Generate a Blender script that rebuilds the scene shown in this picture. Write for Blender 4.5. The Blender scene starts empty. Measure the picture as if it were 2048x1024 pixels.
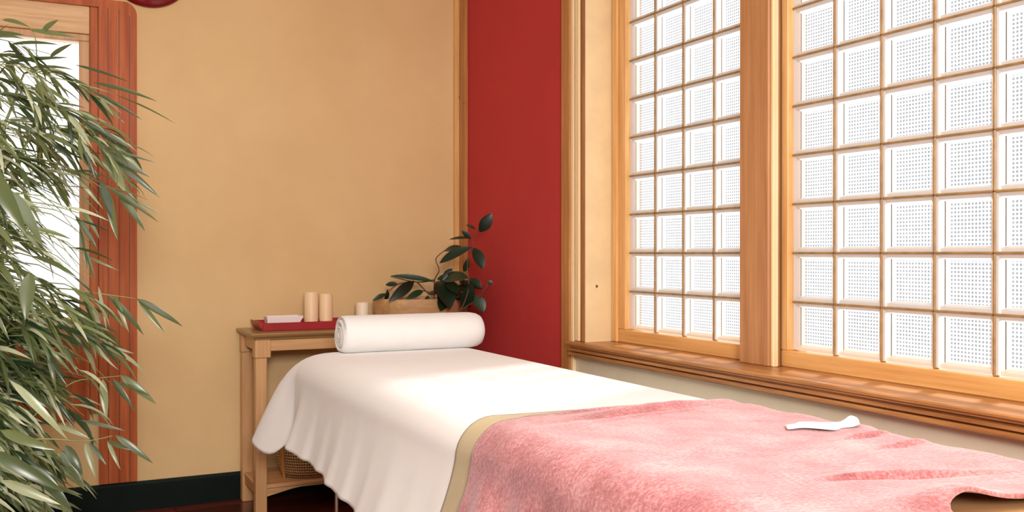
import bpy, math, random
from mathutils import Vector, Matrix, noise
R = math.radians
PI = math.pi
random.seed(7)
scene = bpy.context.scene
COL = scene.collection

# ---------------------------------------------------------------- camera, world, sun, fill lamps, exposure
cam_data = bpy.data.cameras.new('camera')
cam = bpy.data.objects.new('camera', cam_data)
COL.objects.link(cam)
cam_data.sensor_width = 36.0
cam_data.lens = 36.0 * 1923.0 / 2048.0
cam_data.clip_start = 0.02
YAW = math.atan(961.0 / 1923.0)
cam.location = (0.0, 0.0, 1.15)
cam.rotation_euler = (PI / 2 - 6.0 / 1923.0, 0.0, -YAW)
scene.camera = cam

scene.view_settings.view_transform = 'Standard'
scene.view_settings.look = 'None'
scene.view_settings.gamma = 1.0
scene.view_settings.use_curve_mapping = False
scene.view_settings.exposure = 0.0

world = bpy.data.worlds.new('bright_sky')
scene.world = world
world.use_nodes = True
wb = world.node_tree.nodes['Background']
wb.inputs[0].default_value = (0.96, 0.98, 1.0, 1)
wb.inputs[1].default_value = 1.3

sun_data = bpy.data.lights.new('sun', 'SUN')
sun_data.energy = 10.0
sun_data.angle = R(6.5)
sun_data.color = (1.0, 0.975, 0.97)
sun = bpy.data.objects.new('sun', sun_data)
COL.objects.link(sun)
sun.rotation_euler = Vector((-1.0, -0.42, -1.15)).to_track_quat('-Z', 'Y').to_euler()
sun.location = (6, 4, 6)


def area(name, loc, aim, size, power, color):
    d = bpy.data.lights.new(name, 'AREA')
    d.shape = 'RECTANGLE'
    d.size, d.size_y = size
    d.energy = power
    d.color = color
    o = bpy.data.objects.new(name, d)
    COL.objects.link(o)
    o.location = loc
    o.rotation_euler = (Vector(aim) - Vector(loc)).to_track_quat('-Z', 'Y').to_euler()
    return o


area('ceiling_fill', (0.5, 1.3, 2.65), (0.6, 1.8, 0.0), (1.6, 1.6), 36, (1.0, 0.95, 0.92))  # added soft fill below the ceiling, no real fixture behind it
area('rear_fill', (-0.2, -1.45, 1.95), (0.8, 4.6, 1.6), (0.8, 0.7), 130, (1.0, 0.955, 0.92))  # added fill by the closed rear wall, to brighten the far walls


# ---------------------------------------------------------------- materials
class NT:
    def __init__(self, name):
        self.m = bpy.data.materials.new(name)
        self.m.use_nodes = True
        self.t = self.m.node_tree
        self.b = self.t.nodes['Principled BSDF']
        self.out = self.t.nodes['Material Output']

    def n(self, kind, **kw):
        nd = self.t.nodes.new(kind)
        for k, v in kw.items():
            if k.startswith('i_'):
                nd.inputs[k[2:].replace('_', ' ')].default_value = v
            else:
                setattr(nd, k, v)
        return nd

    def l(self, a, b):
        self.t.links.new(a, b)

    def coords(self, scale=(1, 1, 1)):
        tc = self.n('ShaderNodeTexCoord')
        mp = self.n('ShaderNodeMapping')
        mp.inputs['Scale'].default_value = scale
        self.l(tc.outputs['Object'], mp.inputs['Vector'])
        return mp.outputs['Vector']

    def noise(self, vec, scale, detail=4, rough=0.55):
        nd = self.n('ShaderNodeTexNoise')
        nd.inputs['Scale'].default_value = scale
        nd.inputs['Detail'].default_value = detail
        nd.inputs['Roughness'].default_value = rough
        self.l(vec, nd.inputs['Vector'])
        return nd.outputs['Fac']

    def ramp(self, fac, stops):
        nd = self.n('ShaderNodeValToRGB')
        el = nd.color_ramp.elements
        el[0].position, el[0].color = stops[0][0], (*stops[0][1], 1)
        el[1].position, el[1].color = stops[-1][0], (*stops[-1][1], 1)
        for p, c in stops[1:-1]:
            e = el.new(p)
            e.color = (*c, 1)
        self.l(fac, nd.inputs['Fac'])
        return nd.outputs['Color']

    def math(self, op, a, b=None):
        nd = self.n('ShaderNodeMath', operation=op)
        for i, x in enumerate((a, b)):
            if x is None:
                continue
            if isinstance(x, (int, float)):
                nd.inputs[i].default_value = x
            else:
                self.l(x, nd.inputs[i])
        return nd.outputs[0]

    def bump(self, h, strength=0.3, dist=0.002, prev=None):
        nd = self.n('ShaderNodeBump')
        nd.inputs['Strength'].default_value = strength
        nd.inputs['Distance'].default_value = dist
        self.l(h, nd.inputs['Height'])
        if prev is not None:
            self.l(prev, nd.inputs['Normal'])
        return nd.outputs['Normal']


def plain(name, col, rough=0.5, metal=0.0, var=0.06, spec=0.5, scale=8, bump=0.0, bscale=200):
    k = NT(name)
    v = k.coords()
    f = k.noise(v, scale)
    lo = tuple(max(0, c * (1 - var)) for c in col)
    hi = tuple(min(1, c * (1 + var)) for c in col)
    k.l(k.ramp(f, [(0.3, lo), (0.7, hi)]), k.b.inputs['Base Color'])
    k.b.inputs['Roughness'].default_value = rough
    k.b.inputs['Metallic'].default_value = metal
    k.b.inputs['Specular IOR Level'].default_value = spec
    if bump:
        k.l(k.bump(k.noise(v, bscale), bump, 0.001), k.b.inputs['Normal'])
    return k.m


def wood(name, dark, light, axis='z', rough=0.45, grain=1.0, fine=1.0):
    k = NT(name)
    sc = {'x': (0.9, 14, 14), 'y': (14, 0.9, 14), 'z': (14, 14, 0.9)}[axis]
    v = k.coords(sc)
    n1 = k.noise(v, 2.2 * grain, 5, 0.62)
    sc2 = {'x': (3, 120, 120), 'y': (120, 3, 120), 'z': (120, 120, 3)}[axis]
    v2 = k.coords(sc2)
    n2 = k.noise(v2, 1.0 * fine, 3, 0.6)
    mx = k.math('ADD', k.math('MULTIPLY', n1, 0.7), k.math('MULTIPLY', n2, 0.3))
    mid = tuple((a + b) / 2 for a, b in zip(dark, light))
    k.l(k.ramp(mx, [(0.33, dark), (0.5, mid), (0.64, light)]), k.b.inputs['Base Color'])
    k.b.inputs['Roughness'].default_value = rough
    k.l(k.bump(n2, 0.25, 0.001), k.b.inputs['Normal'])
    return k.m


def fabric(name, col, weave=900, var=0.05, bump=0.25, rough=0.9, sheen=0.2):
    k = NT(name)
    v = k.coords()
    f = k.noise(v, 14, 3)
    lo = tuple(c * (1 - var) for c in col)
    k.l(k.ramp(f, [(0.3, lo), (0.7, col)]), k.b.inputs['Base Color'])
    k.b.inputs['Roughness'].default_value = rough
    k.b.inputs['Sheen Weight'].default_value = sheen
    k.b.inputs['Specular IOR Level'].default_value = 0.15
    w = k.noise(v, weave, 2)
    k.l(k.bump(w, bump, 0.001), k.b.inputs['Normal'])
    return k.m


M = {}
# yellow wall: woven wall covering with a fine fabric grain
k = NT('ochre_wall_paint')
v = k.coords()
f = k.noise(v, 1.4, 5, 0.6)
k.l(k.ramp(f, [(0.3, (0.70, 0.48, 0.235)), (0.7, (0.78, 0.56, 0.29))]), k.b.inputs['Base Color'])
k.b.inputs['Roughness'].default_value = 0.75
k.b.inputs['Specular IOR Level'].default_value = 0.25
w1 = k.noise(k.coords((1, 1, 6)), 160, 3)
k.l(k.bump(w1, 0.22, 0.001), k.b.inputs['Normal'])
M['ochre'] = k.m
M['red'] = plain('crimson_wall_paint', (0.53, 0.045, 0.047), 0.7, var=0.05, spec=0.2, scale=2, bump=0.1)
M['cream'] = plain('cream_wall_paint', (0.74, 0.66, 0.5), 0.7, var=0.03, spec=0.2)
M['white'] = plain('white_ceiling_paint', (0.85, 0.82, 0.76), 0.8, var=0.02)
M['neutral'] = plain('warm_white_wall_paint', (0.60, 0.47, 0.33), 0.8, var=0.02)
M['redwood_z'] = wood('red_brown_timber_upright', (0.33, 0.065, 0.018), (0.56, 0.150, 0.045), 'z')
M['redwood_z'].node_tree.nodes['Principled BSDF'].inputs['Specular IOR Level'].default_value = 0.2
M['redwood_x'] = wood('red_brown_timber_level', (0.35, 0.07, 0.018), (0.56, 0.155, 0.045), 'x')
M['oak_x'] = wood('pale_oak_level', (0.52, 0.27, 0.10), (0.80, 0.52, 0.26), 'x')
M['oak_z'] = wood('pale_oak_upright', (0.45, 0.22, 0.085), (0.70, 0.40, 0.17), 'z')
M['honey_z'] = wood('honey_timber_upright', (0.62, 0.30, 0.09), (0.84, 0.50, 0.20), 'z', 0.35)
M['honey_y'] = wood('honey_timber_level', (0.64, 0.31, 0.09), (0.82, 0.47, 0.17), 'y', 0.3)
M['casing'] = wood('brown_casing_timber', (0.34, 0.125, 0.035), (0.58, 0.26, 0.08), 'z', 0.4)
M['pale_z'] = wood('pale_timber_upright', (0.84, 0.58, 0.30), (0.94, 0.74, 0.45), 'z', 0.4)  # pale tone, also used to paint the highlight on the casing edge
M['darkbead'] = wood('brown_bead_timber', (0.20, 0.07, 0.02), (0.40, 0.16, 0.05), 'z', 0.4)
M['post'] = wood('window_post_timber', (0.38, 0.155, 0.055), (0.54, 0.26, 0.10), 'z', 0.45, fine=1.4)
M['sill'] = wood('sill_timber', (0.25, 0.085, 0.022), (0.56, 0.26, 0.085), 'y', 0.35, grain=1.4)
M['darkgroove'] = plain('dark_groove_timber', (0.10, 0.035, 0.012), 0.5)
M['panel'] = plain('golden_plaster_panel', (0.80, 0.60, 0.34), 0.6, var=0.10, scale=5, bump=0.1, bscale=40)
M['base'] = plain('dark_green_black_paint', (0.002, 0.007, 0.005), 0.55, var=0.2, spec=0.15)
M['came'] = plain('gold_brown_bar_paint', (0.33, 0.19, 0.065), 0.4, var=0.25, scale=30)
M['knot'] = plain('dark_brass_joint', (0.12, 0.06, 0.025), 0.5, var=0.3, scale=60)
M['table'] = wood('peach_timber_upright', (0.52, 0.27, 0.115), (0.70, 0.41, 0.19), 'z', 0.4)
M['table_x'] = wood('peach_timber_level', (0.52, 0.27, 0.115), (0.72, 0.42, 0.20), 'x', 0.4)
M['table_top'] = wood('olive_brown_timber', (0.26, 0.145, 0.055), (0.42, 0.25, 0.10), 'x', 0.3)
M['tray'] = plain('crimson_lacquer', (0.33, 0.012, 0.016), 0.35, var=0.12)
M['lacquer'] = plain('dark_red_gloss_lacquer', (0.20, 0.006, 0.010), 0.18, var=0.1)
M['chrome'] = plain('polished_chrome', (0.8, 0.78, 0.75), 0.15, metal=1.0, var=0.02)
M['vinyl'] = plain('tan_vinyl', (0.62, 0.38, 0.17), 0.4, var=0.04, bump=0.15, bscale=300)
M['pot'] = wood('turned_pale_timber', (0.42, 0.22, 0.09), (0.62, 0.38, 0.18), 'x', 0.5)
M['pot_clay'] = plain('glazed_brown_clay', (0.22, 0.10, 0.05), 0.35, var=0.2)
M['soil'] = plain('dark_potting_soil', (0.05, 0.03, 0.02), 0.95, var=0.5, scale=60, bump=0.8, bscale=120)
M['sheet'] = fabric('white_cotton', (0.86, 0.835, 0.82), 1400, 0.02, 0.15)
M['khaki'] = fabric('khaki_linen', (0.52, 0.41, 0.24), 1200, 0.08, 0.3)
M['towel'] = fabric('white_terry', (0.85, 0.84, 0.835), 420, 0.02, 0.9, sheen=0.3)
M['napkin'] = fabric('white_tissue', (0.93, 0.93, 0.92), 900, 0.02, 0.1)
M['ceramic'] = plain('pale_lilac_ceramic', (0.84, 0.74, 0.74), 0.35, var=0.02)

# fleece blanket
k = NT('rose_fleece')
v = k.coords()
f1 = k.noise(v, 130, 3, 0.7)
f2 = k.noise(v, 9, 3)
mx = k.math('ADD', k.math('MULTIPLY', f1, 0.55), k.math('MULTIPLY', f2, 0.45))
k.l(k.ramp(mx, [(0.36, (0.25, 0.048, 0.05)), (0.5, (0.43, 0.13, 0.132)), (0.62, (0.58, 0.27, 0.27))]), k.b.inputs['Base Color'])
k.b.inputs['Roughness'].default_value = 0.95
k.b.inputs['Sheen Weight'].default_value = 0.62
k.b.inputs['Sheen Roughness'].default_value = 0.5
k.b.inputs['Sheen Tint'].default_value = (1.0, 0.84, 0.86, 1)
k.b.inputs['Specular IOR Level'].default_value = 0.1
k.l(k.bump(f1, 0.8, 0.003), k.b.inputs['Normal'])
M['fleece'] = k.m

# candle wax
k = NT('ivory_wax')
k.b.inputs['Base Color'].default_value = (0.88, 0.66, 0.42, 1)
k.b.inputs['Roughness'].default_value = 0.45
k.b.inputs['Subsurface Weight'].default_value = 0.35
k.b.inputs['Subsurface Radius'].default_value = (0.02, 0.012, 0.006)
k.l(k.bump(k.noise(k.coords(), 40), 0.08, 0.001), k.b.inputs['Normal'])
M['wax'] = k.m
k = NT('cream_wax')
k.b.inputs['Base Color'].default_value = (0.90, 0.76, 0.60, 1)
k.b.inputs['Roughness'].default_value = 0.45
k.b.inputs['Subsurface Weight'].default_value = 0.35
k.b.inputs['Subsurface Radius'].default_value = (0.02, 0.012, 0.008)
k.l(k.bump(k.noise(k.coords(), 40), 0.08, 0.001), k.b.inputs['Normal'])
M['wax2'] = k.m
M['seam'] = plain('grey_seal_line', (0.10, 0.09, 0.075), 0.6, var=0.3, scale=30)
M['wick'] = plain('charred_wick', (0.03, 0.02, 0.02), 0.9)

# woven cane
k = NT('woven_cane')
tc = k.n('ShaderNodeTexCoord')
sx = k.n('ShaderNodeSeparateXYZ')
k.l(tc.outputs['UV'], sx.inputs[0])
wu = k.math('ABSOLUTE', k.math('SINE', k.math('MULTIPLY', sx.outputs[0], PI)))
wv = k.math('ABSOLUTE', k.math('SINE', k.math('MULTIPLY', sx.outputs[1], PI)))
hole = k.math('MULTIPLY', wu, wv)
k.l(k.ramp(hole, [(0.1, (0.78, 0.50, 0.22)), (0.5, (0.64, 0.38, 0.15)), (0.74, (0.10, 0.04, 0.015))]), k.b.inputs['Base Color'])
k.b.inputs['Roughness'].default_value = 0.5
k.l(k.bump(k.math('SUBTRACT', 1.0, hole), 1.0, 0.006), k.b.inputs['Normal'])
M['cane'] = k.m

# floor boards
k = NT('dark_red_floorboards')
v = k.coords()
br = k.n('ShaderNodeTexBrick')
br.inputs['Scale'].default_value = 1.0
br.inputs['Brick Width'].default_value = 1.1
br.inputs['Row Height'].default_value = 0.09
br.inputs['Mortar Size'].default_value = 0.002
br.inputs['Color1'].default_value = (0.20, 0.035, 0.018, 1)
br.inputs['Color2'].default_value = (0.07, 0.018, 0.010, 1)
br.inputs['Mortar'].default_value = (0.01, 0.004, 0.003, 1)
k.l(v, br.inputs['Vector'])
n1 = k.noise(k.coords((2, 40, 1)), 1.5, 5)
mixn = k.n('ShaderNodeMix', data_type='RGBA', blend_type='MULTIPLY')
mixn.inputs['Factor'].default_value = 0.7
k.l(br.outputs['Color'], mixn.inputs[6])
k.l(k.ramp(n1, [(0.3, (0.4, 0.3, 0.25)), (0.7, (1.0, 1.0, 1.0))]), mixn.inputs[7])
k.l(mixn.outputs[2], k.b.inputs['Base Color'])
k.b.inputs['Roughness'].default_value = 0.22
M['floor'] = k.m


# glass-block panes: pressed dot grid, part clear and part milky
def glass_pane(name):
    k = NT(name)
    tc = k.n('ShaderNodeTexCoord')
    sx = k.n('ShaderNodeSeparateXYZ')
    k.l(tc.outputs['Object'], sx.inputs[0])
    P = 0.0105
    a = k.math('ABSOLUTE', k.math('SINE', k.math('MULTIPLY', sx.outputs[1], PI / P)))
    b = k.math('ABSOLUTE', k.math('SINE', k.math('MULTIPLY', sx.outputs[2], PI / P)))
    dot = k.math('MULTIPLY', a, b)
    jit = k.noise(tc.outputs['Object'], 60, 2)
    dot = k.math('MULTIPLY', dot, k.math('ADD', k.math('MULTIPLY', jit, 0.8), 0.6))
    col = k.ramp(dot, [(0.42, (0.42, 0.42, 0.42)), (0.70, (0.22, 0.22, 0.225))])
    tr = k.n('ShaderNodeBsdfTranslucent')
    k.l(col, tr.inputs['Color'])
    tp = k.n('ShaderNodeBsdfTransparent')
    k.l(k.ramp(dot, [(0.42, (1.0, 1.0, 1.0)), (0.70, (0.27, 0.28, 0.29))]), tp.inputs['Color'])
    gl = k.n('ShaderNodeBsdfGlossy')
    gl.inputs['Roughness'].default_value = 0.1
    m1 = k.n('ShaderNodeMixShader')
    m1.inputs[0].default_value = 0.50
    k.l(tr.outputs[0], m1.inputs[1])
    k.l(tp.outputs[0], m1.inputs[2])
    m2 = k.n('ShaderNodeMixShader')
    m2.inputs[0].default_value = 0.04
    k.l(m1.outputs[0], m2.inputs[1])
    k.l(gl.outputs[0], m2.inputs[2])
    k.l(m2.outputs[0], k.out.inputs['Surface'])
    k.t.nodes.remove(k.b)
    return k.m


M['pane'] = glass_pane('pressed_glass')
k = NT('milky_glass_rim')
k.b.inputs['Base Color'].default_value = (0.93, 0.88, 0.84, 1)
k.b.inputs['Roughness'].default_value = 0.2
tr = k.n('ShaderNodeBsdfTranslucent')
tr.inputs['Color'].default_value = (0.64, 0.60, 0.57, 1)
mxs = k.n('ShaderNodeMixShader')
mxs.inputs[0].default_value = 0.6
k.l(k.b.outputs[0], mxs.inputs[1])
k.l(tr.outputs[0], mxs.inputs[2])
k.l(mxs.outputs[0], k.out.inputs['Surface'])
M['rim'] = k.m
# clear window glass
k = NT('clear_window_glass')
tp = k.n('ShaderNodeBsdfTransparent')
gl = k.n('ShaderNodeBsdfGlossy')
gl.inputs['Roughness'].default_value = 0.02
mxs = k.n('ShaderNodeMixShader')
mxs.inputs[0].default_value = 0.05
k.l(tp.outputs[0], mxs.inputs[1])
k.l(gl.outputs[0], mxs.inputs[2])
k.l(mxs.outputs[0], k.out.inputs['Surface'])
k.t.nodes.remove(k.b)
M['clear'] = k.m


def leafmat(name, dark, light, rough=0.35, trans=0.35, tcol=(0.35, 0.5, 0.12), pale=None):
    k = NT(name)
    at = k.n('ShaderNodeAttribute')
    at.attribute_name = 'tone'
    k.l(k.ramp(at.outputs['Fac'], [(0.0, dark), (0.7, light), (1.0, pale or tuple(min(1, c * 1.8) for c in light))]), k.b.inputs['Base Color'])
    k.b.inputs['Roughness'].default_value = rough
    tr = k.n('ShaderNodeBsdfTranslucent')
    tr.inputs['Color'].default_value = (*tcol, 1)
    mx = k.n('ShaderNodeMixShader')
    mx.inputs[0].default_value = trans
    k.l(k.b.outputs[0], mx.inputs[1])
    k.l(tr.outputs[0], mx.inputs[2])
    k.l(mx.outputs[0], k.out.inputs['Surface'])
    return k.m


M['bamboo_leaf'] = leafmat('bamboo_leaf_green', (0.010, 0.038, 0.020), (0.20, 0.25, 0.10), 0.26, 0.32, (0.34, 0.42, 0.12), (0.58, 0.62, 0.42))  # last, pale colour paints in the glare on some leaves
M['dark_leaf'] = leafmat('glossy_dark_leaf', (0.003, 0.012, 0.006), (0.008, 0.030, 0.012), 0.38, 0.04, (0.1, 0.2, 0.05))
M['culm'] = plain('green_bamboo_culm', (0.26, 0.30, 0.10), 0.4, var=0.3, scale=20)
M['stem'] = plain('brown_green_stem', (0.12, 0.06, 0.03), 0.5, var=0.3, scale=40)

# ---------------------------------------------------------------- mesh helpers
ORG = {}


class MB:
    def __init__(self):
        self.v, self.f, self.uv, self.tone = [], [], [], []
        self.hasuv = False

    def add(self, vs, fs, tone=None):
        o = len(self.v)
        self.v += [tuple(p) for p in vs]
        self.f += [tuple(i + o for i in f) for f in fs]
        self.tone += [0.5 if tone is None else tone] * len(vs)
        return self

    def box(self, x0, x1, y0, y1, z0, z1):
        vs = [(x, y, z) for z in (z0, z1) for y in (y0, y1) for x in (x0, x1)]
        return self.add(vs, [(0, 2, 3, 1), (4, 5, 7, 6), (0, 1, 5, 4), (2, 6, 7, 3), (0, 4, 6, 2), (1, 3, 7, 5)])

    def bbox(self, x0, x1, y0, y1, z0, z1, b=0.003):
        """box with chamfered edges"""
        cx, cy, cz = (x0 + x1) / 2, (y0 + y1) / 2, (z0 + z1) / 2
        hx, hy, hz = abs(x1 - x0) / 2, abs(y1 - y0) / 2, abs(z1 - z0) / 2
        b = min(b, hx * 0.45, hy * 0.45, hz * 0.45)
        rings = []
        for z, ins in ((-hz, b), (-hz + b, 0), (hz - b, 0), (hz, b)):
            r = []
            for sx_, sy_, first in ((-1, -1, 'x'), (1, -1, 'y'), (1, 1, 'x'), (-1, 1, 'y')):
                X, Y = hx - ins, hy - ins
                a = (sx_ * X, sy_ * (Y - b))
                c = (sx_ * (X - b), sy_ * Y)
                r += [a, c] if first == 'x' else [c, a]
            rings.append([(cx + p[0], cy + p[1], cz + z) for p in r])
        vs = [p for r in rings for p in r]
        fs = []
        for i in range(3):
            for j in range(8):
                fs.append((i * 8 + j, i * 8 + (j + 1) % 8, (i + 1) * 8 + (j + 1) % 8, (i + 1) * 8 + j))
        fs.append(tuple(range(7, -1, -1)))
        fs.append(tuple(range(24, 32)))
        return self.add(vs, fs)

    def prism(self, poly, axis, a, b):
        """poly: 2D points; axis 'y': points are (x,z) swept y=a..b ; axis 'x': points (y,z)"""
        n = len(poly)
        def P(p, s):
            return (p[0], s, p[1]) if axis == 'y' else ((s, p[0], p[1]) if axis == 'x' else (p[0], p[1], s))
        vs = [P(p, a) for p in poly] + [P(p, b) for p in poly]
        fs = [(i, (i + 1) % n, n + (i + 1) % n, n + i) for i in range(n)]
        fs += [tuple(range(n - 1, -1, -1)), tuple(range(n, 2 * n))]
        return self.add(vs, fs)

    def tube(self, pts, rad, seg=8, tone=None, cap=True):
        pts = [Vector(p) for p in pts]
        n = len(pts)
        if not hasattr(rad, '__len__'):
            rad = [rad] * n
        vs = []
        ref = Vector((0.13, 0.27, 0.95)).normalized()
        for i, p in enumerate(pts):
            d = (pts[min(i + 1, n - 1)] - pts[max(i - 1, 0)]).normalized()
            if abs(d.dot(ref)) > 0.95:
                u = d.cross(Vector((1, 0, 0))).normalized()
            else:
                u = d.cross(ref).normalized()
            w = d.cross(u)
            for j in range(seg):
                a = 2 * PI * j / seg
                vs.append(p + (u * math.cos(a) + w * math.sin(a)) * rad[i])
        fs = []
        for i in range(n - 1):
            for j in range(seg):
                fs.append((i * seg + j, i * seg + (j + 1) % seg, (i + 1) * seg + (j + 1) % seg, (i + 1) * seg + j))
        if cap:
            fs.append(tuple(range(seg - 1, -1, -1)))
            fs.append(tuple(range((n - 1) * seg, n * seg)))
        return self.add(vs, fs, tone)

    def lathe(self, prof, c, seg=40, uvscale=None):
        """prof: (r,z) pairs from bottom to top round vertical axis at c"""
        vs = []
        n = len(prof)
        for r, z in prof:
            for j in range(seg):
                a = 2 * PI * j / seg
                vs.append((c[0] + r * math.cos(a), c[1] + r * math.sin(a), c[2] + z))
        fs = []
        for i in range(n - 1):
            for j in range(seg):
                fs.append((i * seg + j, i * seg + (j + 1) % seg, (i + 1) * seg + (j + 1) % seg, (i + 1) * seg + j))
        fs.append(tuple(range(seg - 1, -1, -1)))
        fs.append(tuple(range((n - 1) * seg, n * seg)))
        return self.add(vs, fs)

    def leaf(self, base, tip, width, nrm=None, droop=0.15, fold=0.25, n=6, tone=None, shape=0.38):
        base, tip = Vector(base), Vector(tip)
        d = tip - base
        L = d.length
        d.normalize()
        if nrm is None:
            nrm = Vector((random.uniform(-.6, .6), random.uniform(-1, .1), random.uniform(0.2, 1)))
        side = d.cross(Vector(nrm))
        if side.length < 1e-4:
            side = d.cross(Vector((0, -1, 0.3)))
        side.normalize()
        up = side.cross(d).normalized()
        if tone is None:
            tone = random.random()
        vs = []
        for i in range(n + 1):
            t = i / n
            w = width / 2 * (math.sin(PI * t ** (math.log(0.5) / math.log(shape))) ** 0.8 if 0 < t < 1 else 0)
            w = max(w, width * 0.015)
            c = base + d * (L * t) + up * (droop * L * 4 * t * (1 - t) * 0.5)
            vs += [c - side * w + up * (w * fold), c, c + side * w + up * (w * fold)]
        fs = []
        for i in range(n):
            a = i * 3
            fs += [(a, a + 1, a + 4, a + 3), (a + 1, a + 2, a + 5, a + 4)]
        return self.add(vs, fs, tone)

    def build(self, name, mat, parent=None, smooth=False, origin=None, thick=0.0, subsurf=0, weld=0.0):
        if parent is not None:
            org = ORG[parent.name]
        elif origin is not None:
            org = Vector(origin)
        else:
            xs = [p[0] for p in self.v]; ys = [p[1] for p in self.v]; zs = [p[2] for p in self.v]
            org = Vector(((min(xs) + max(xs)) / 2, (min(ys) + max(ys)) / 2, min(zs)))
        me = bpy.data.meshes.new(name)
        me.from_pydata([Vector(p) - org for p in self.v], [], self.f)
        if self.hasuv:
            uvl = me.uv_layers.new(name='UVMap')
            for lp in me.loops:
                uvl.data[lp.index].uv = self.uv[lp.vertex_index]
        at = me.attributes.new('tone', 'FLOAT', 'POINT')
        at.data.foreach_set('value', self.tone)
        me.materials.append(M[mat] if isinstance(mat, str) else mat)
        me.update()
        import bmesh
        bm = bmesh.new(); bm.from_mesh(me)
        if weld:
            bmesh.ops.remove_doubles(bm, verts=bm.verts, dist=weld)
        if not getattr(self, 'open', False):
            bmesh.ops.recalc_face_normals(bm, faces=bm.faces)
        bm.to_mesh(me); bm.free()
        if smooth:
            me.polygons.foreach_set('use_smooth', [True] * len(me.polygons))
        o = bpy.data.objects.new(name, me)
        COL.objects.link(o)
        if parent is not None:
            o.parent = parent
        else:
            o.location = org
        ORG[o.name] = org
        if smooth == 'auto':
            md = o.modifiers.new('edges', 'EDGE_SPLIT')
            md.split_angle = R(40)
        if thick:
            md = o.modifiers.new('thickness', 'SOLIDIFY')
            md.thickness = thick
            md.offset = -1
        if subsurf:
            md = o.modifiers.new('smoothing', 'SUBSURF')
            md.levels = subsurf
            md.render_levels = subsurf
        return o


def empty(name, loc, label=None, cat=None, group=None, kind=None):
    o = bpy.data.objects.new(name, None)
    o.empty_display_size = 0.1
    COL.objects.link(o)
    o.location = loc
    ORG[o.name] = Vector(loc)
    tag(o, label, cat, group, kind)
    return o


def tag(o, label=None, cat=None, group=None, kind=None):
    if label: o['label'] = label
    if cat: o['category'] = cat
    if group: o['group'] = group
    if kind: o['kind'] = kind
    return o


def struct(mb, name, mat, parent=None, **kw):
    o = mb.build(name, mat, parent, **kw)
    if parent is None:
        o['kind'] = 'structure'
    return o


# ---------------------------------------------------------------- room shell
YB = 4.6          # back wall plane
XW = 2.0          # window wall plane
XL, YR, ZC = -2.2, -1.6, 2.75
m = MB(); m.box(XL, XW + 0.25, YR, YB + 0.2, -0.1, 0.0)
struct(m, 'floor', 'floor')
m = MB(); m.box(XL, XW + 0.25, YR, YB + 0.2, ZC, ZC + 0.1)
struct(m, 'ceiling', 'white')
m = MB(); m.box(XL - 0.1, XL, YR, YB + 0.2, 0, ZC)
struct(m, 'wall_left', 'neutral')
m = MB(); m.box(XL, XW + 0.25, YR - 0.1, YR, 0, ZC)
struct(m, 'wall_rear', 'neutral')
# back wall with the opening of window_3
WX0, WX1, WZ0, WZ1 = -1.05, 0.205, 0.86, 2.10
m = MB()
m.box(XL, WX0, YB, YB + 0.2, 0, ZC)
m.box(WX1, XW + 0.25, YB, YB + 0.2, 0, ZC)
m.box(WX0, WX1, YB, YB + 0.2, 0, WZ0)
m.box(WX0, WX1, YB, YB + 0.2, WZ1, ZC)
struct(m, 'wall_back', 'ochre')
# window wall
FAR, NEAR, ZS, ZT = 3.343, 0.80, 0.765, 2.45
m = MB()
m.box(XW, XW + 0.25, YR, 3.44, 0, ZS - .001)
m.box(XW, XW + 0.25, YR, FAR, ZT, ZC)
m.box(XW, XW + 0.25, YR, NEAR, ZS, ZT)
wr = struct(m, 'wall_right', 'cream')
m = MB(); m.box(XW, XW + 0.25, 3.44, YB, 0, ZS); m.box(XW, XW + 0.25, FAR, YB, ZS, ZC)
o = m.build('red_wall_section', 'red', wr)
o['label'] = 'crimson painted stretch of wall'

# baseboard
m = MB()
m.prism([(YB, 0), (YB - 0.014, 0), (YB - 0.014, 0.115), (YB - 0.008, 0.128), (YB, 0.128)], 'x', XL, 1.955)
struct(m, 'baseboard_back', 'base')
m = MB()
m.prism([(XW, 0), (XW - 0.014, 0), (XW - 0.014, 0.115), (XW - 0.008, 0.128), (XW, 0.128)], 'y', 3.51, 4.50)
m.prism([(XW, 0), (XW - 0.014, 0), (XW - 0.014, 0.115), (XW - 0.008, 0.128), (XW, 0.128)], 'y', YR, 3.36)
struct(m, 'baseboard_right', 'base')

# corner trim: two boards meeting in the corner
m = MB(); m.bbox(1.958, XW, YB - 0.018, YB, 0, ZC, 0.002)
t1 = struct(m, 'trim_1', 'honey_z')
m = MB(); m.bbox(XW - 0.018, XW, 4.505, YB - 0.019, 0, ZC, 0.002)
m.build('side_board', 'casing', t1)
m = MB()
for y, z, r in ((4.575, 1.955, 0.009), (4.515, 1.915, 0.006)):
    m.add([(XW - 0.0186, y + r * 0.7 * math.cos(a), z + r * math.sin(a)) for a in [2 * PI * i / 10 for i in range(10)]], [tuple(range(10))])
m.build('wood_knot', 'knot', t1)

# casing on the red wall beside the windows: stepped upright mouldings
m = MB()
m.bbox(1.978, XW, 3.432, 3.50, 0, ZC, 0.003)
t2 = struct(m, 'trim_2', 'casing')
m = MB(); m.bbox(1.985, XW, 3.412, 3.432, 0, ZC, 0.002); m.build('pale_bead', 'pale_z', t2)  # pale strip paints in the highlight along the casing edge
m = MB(); m.box(1.999, XW, 3.398, 3.412, ZS, ZC); m.build('dark_groove', 'darkgroove', t2)
m = MB(); m.bbox(1.984, XW, 3.364, 3.398, ZS + 0.026, ZC, 0.004); m.build('pale_moulding', 'pale_z', t2)
m = MB(); m.bbox(1.990, XW, 3.3435, 3.364, ZS + 0.026, ZC, 0.002); m.build('dark_bead', 'darkbead', t2)

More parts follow.
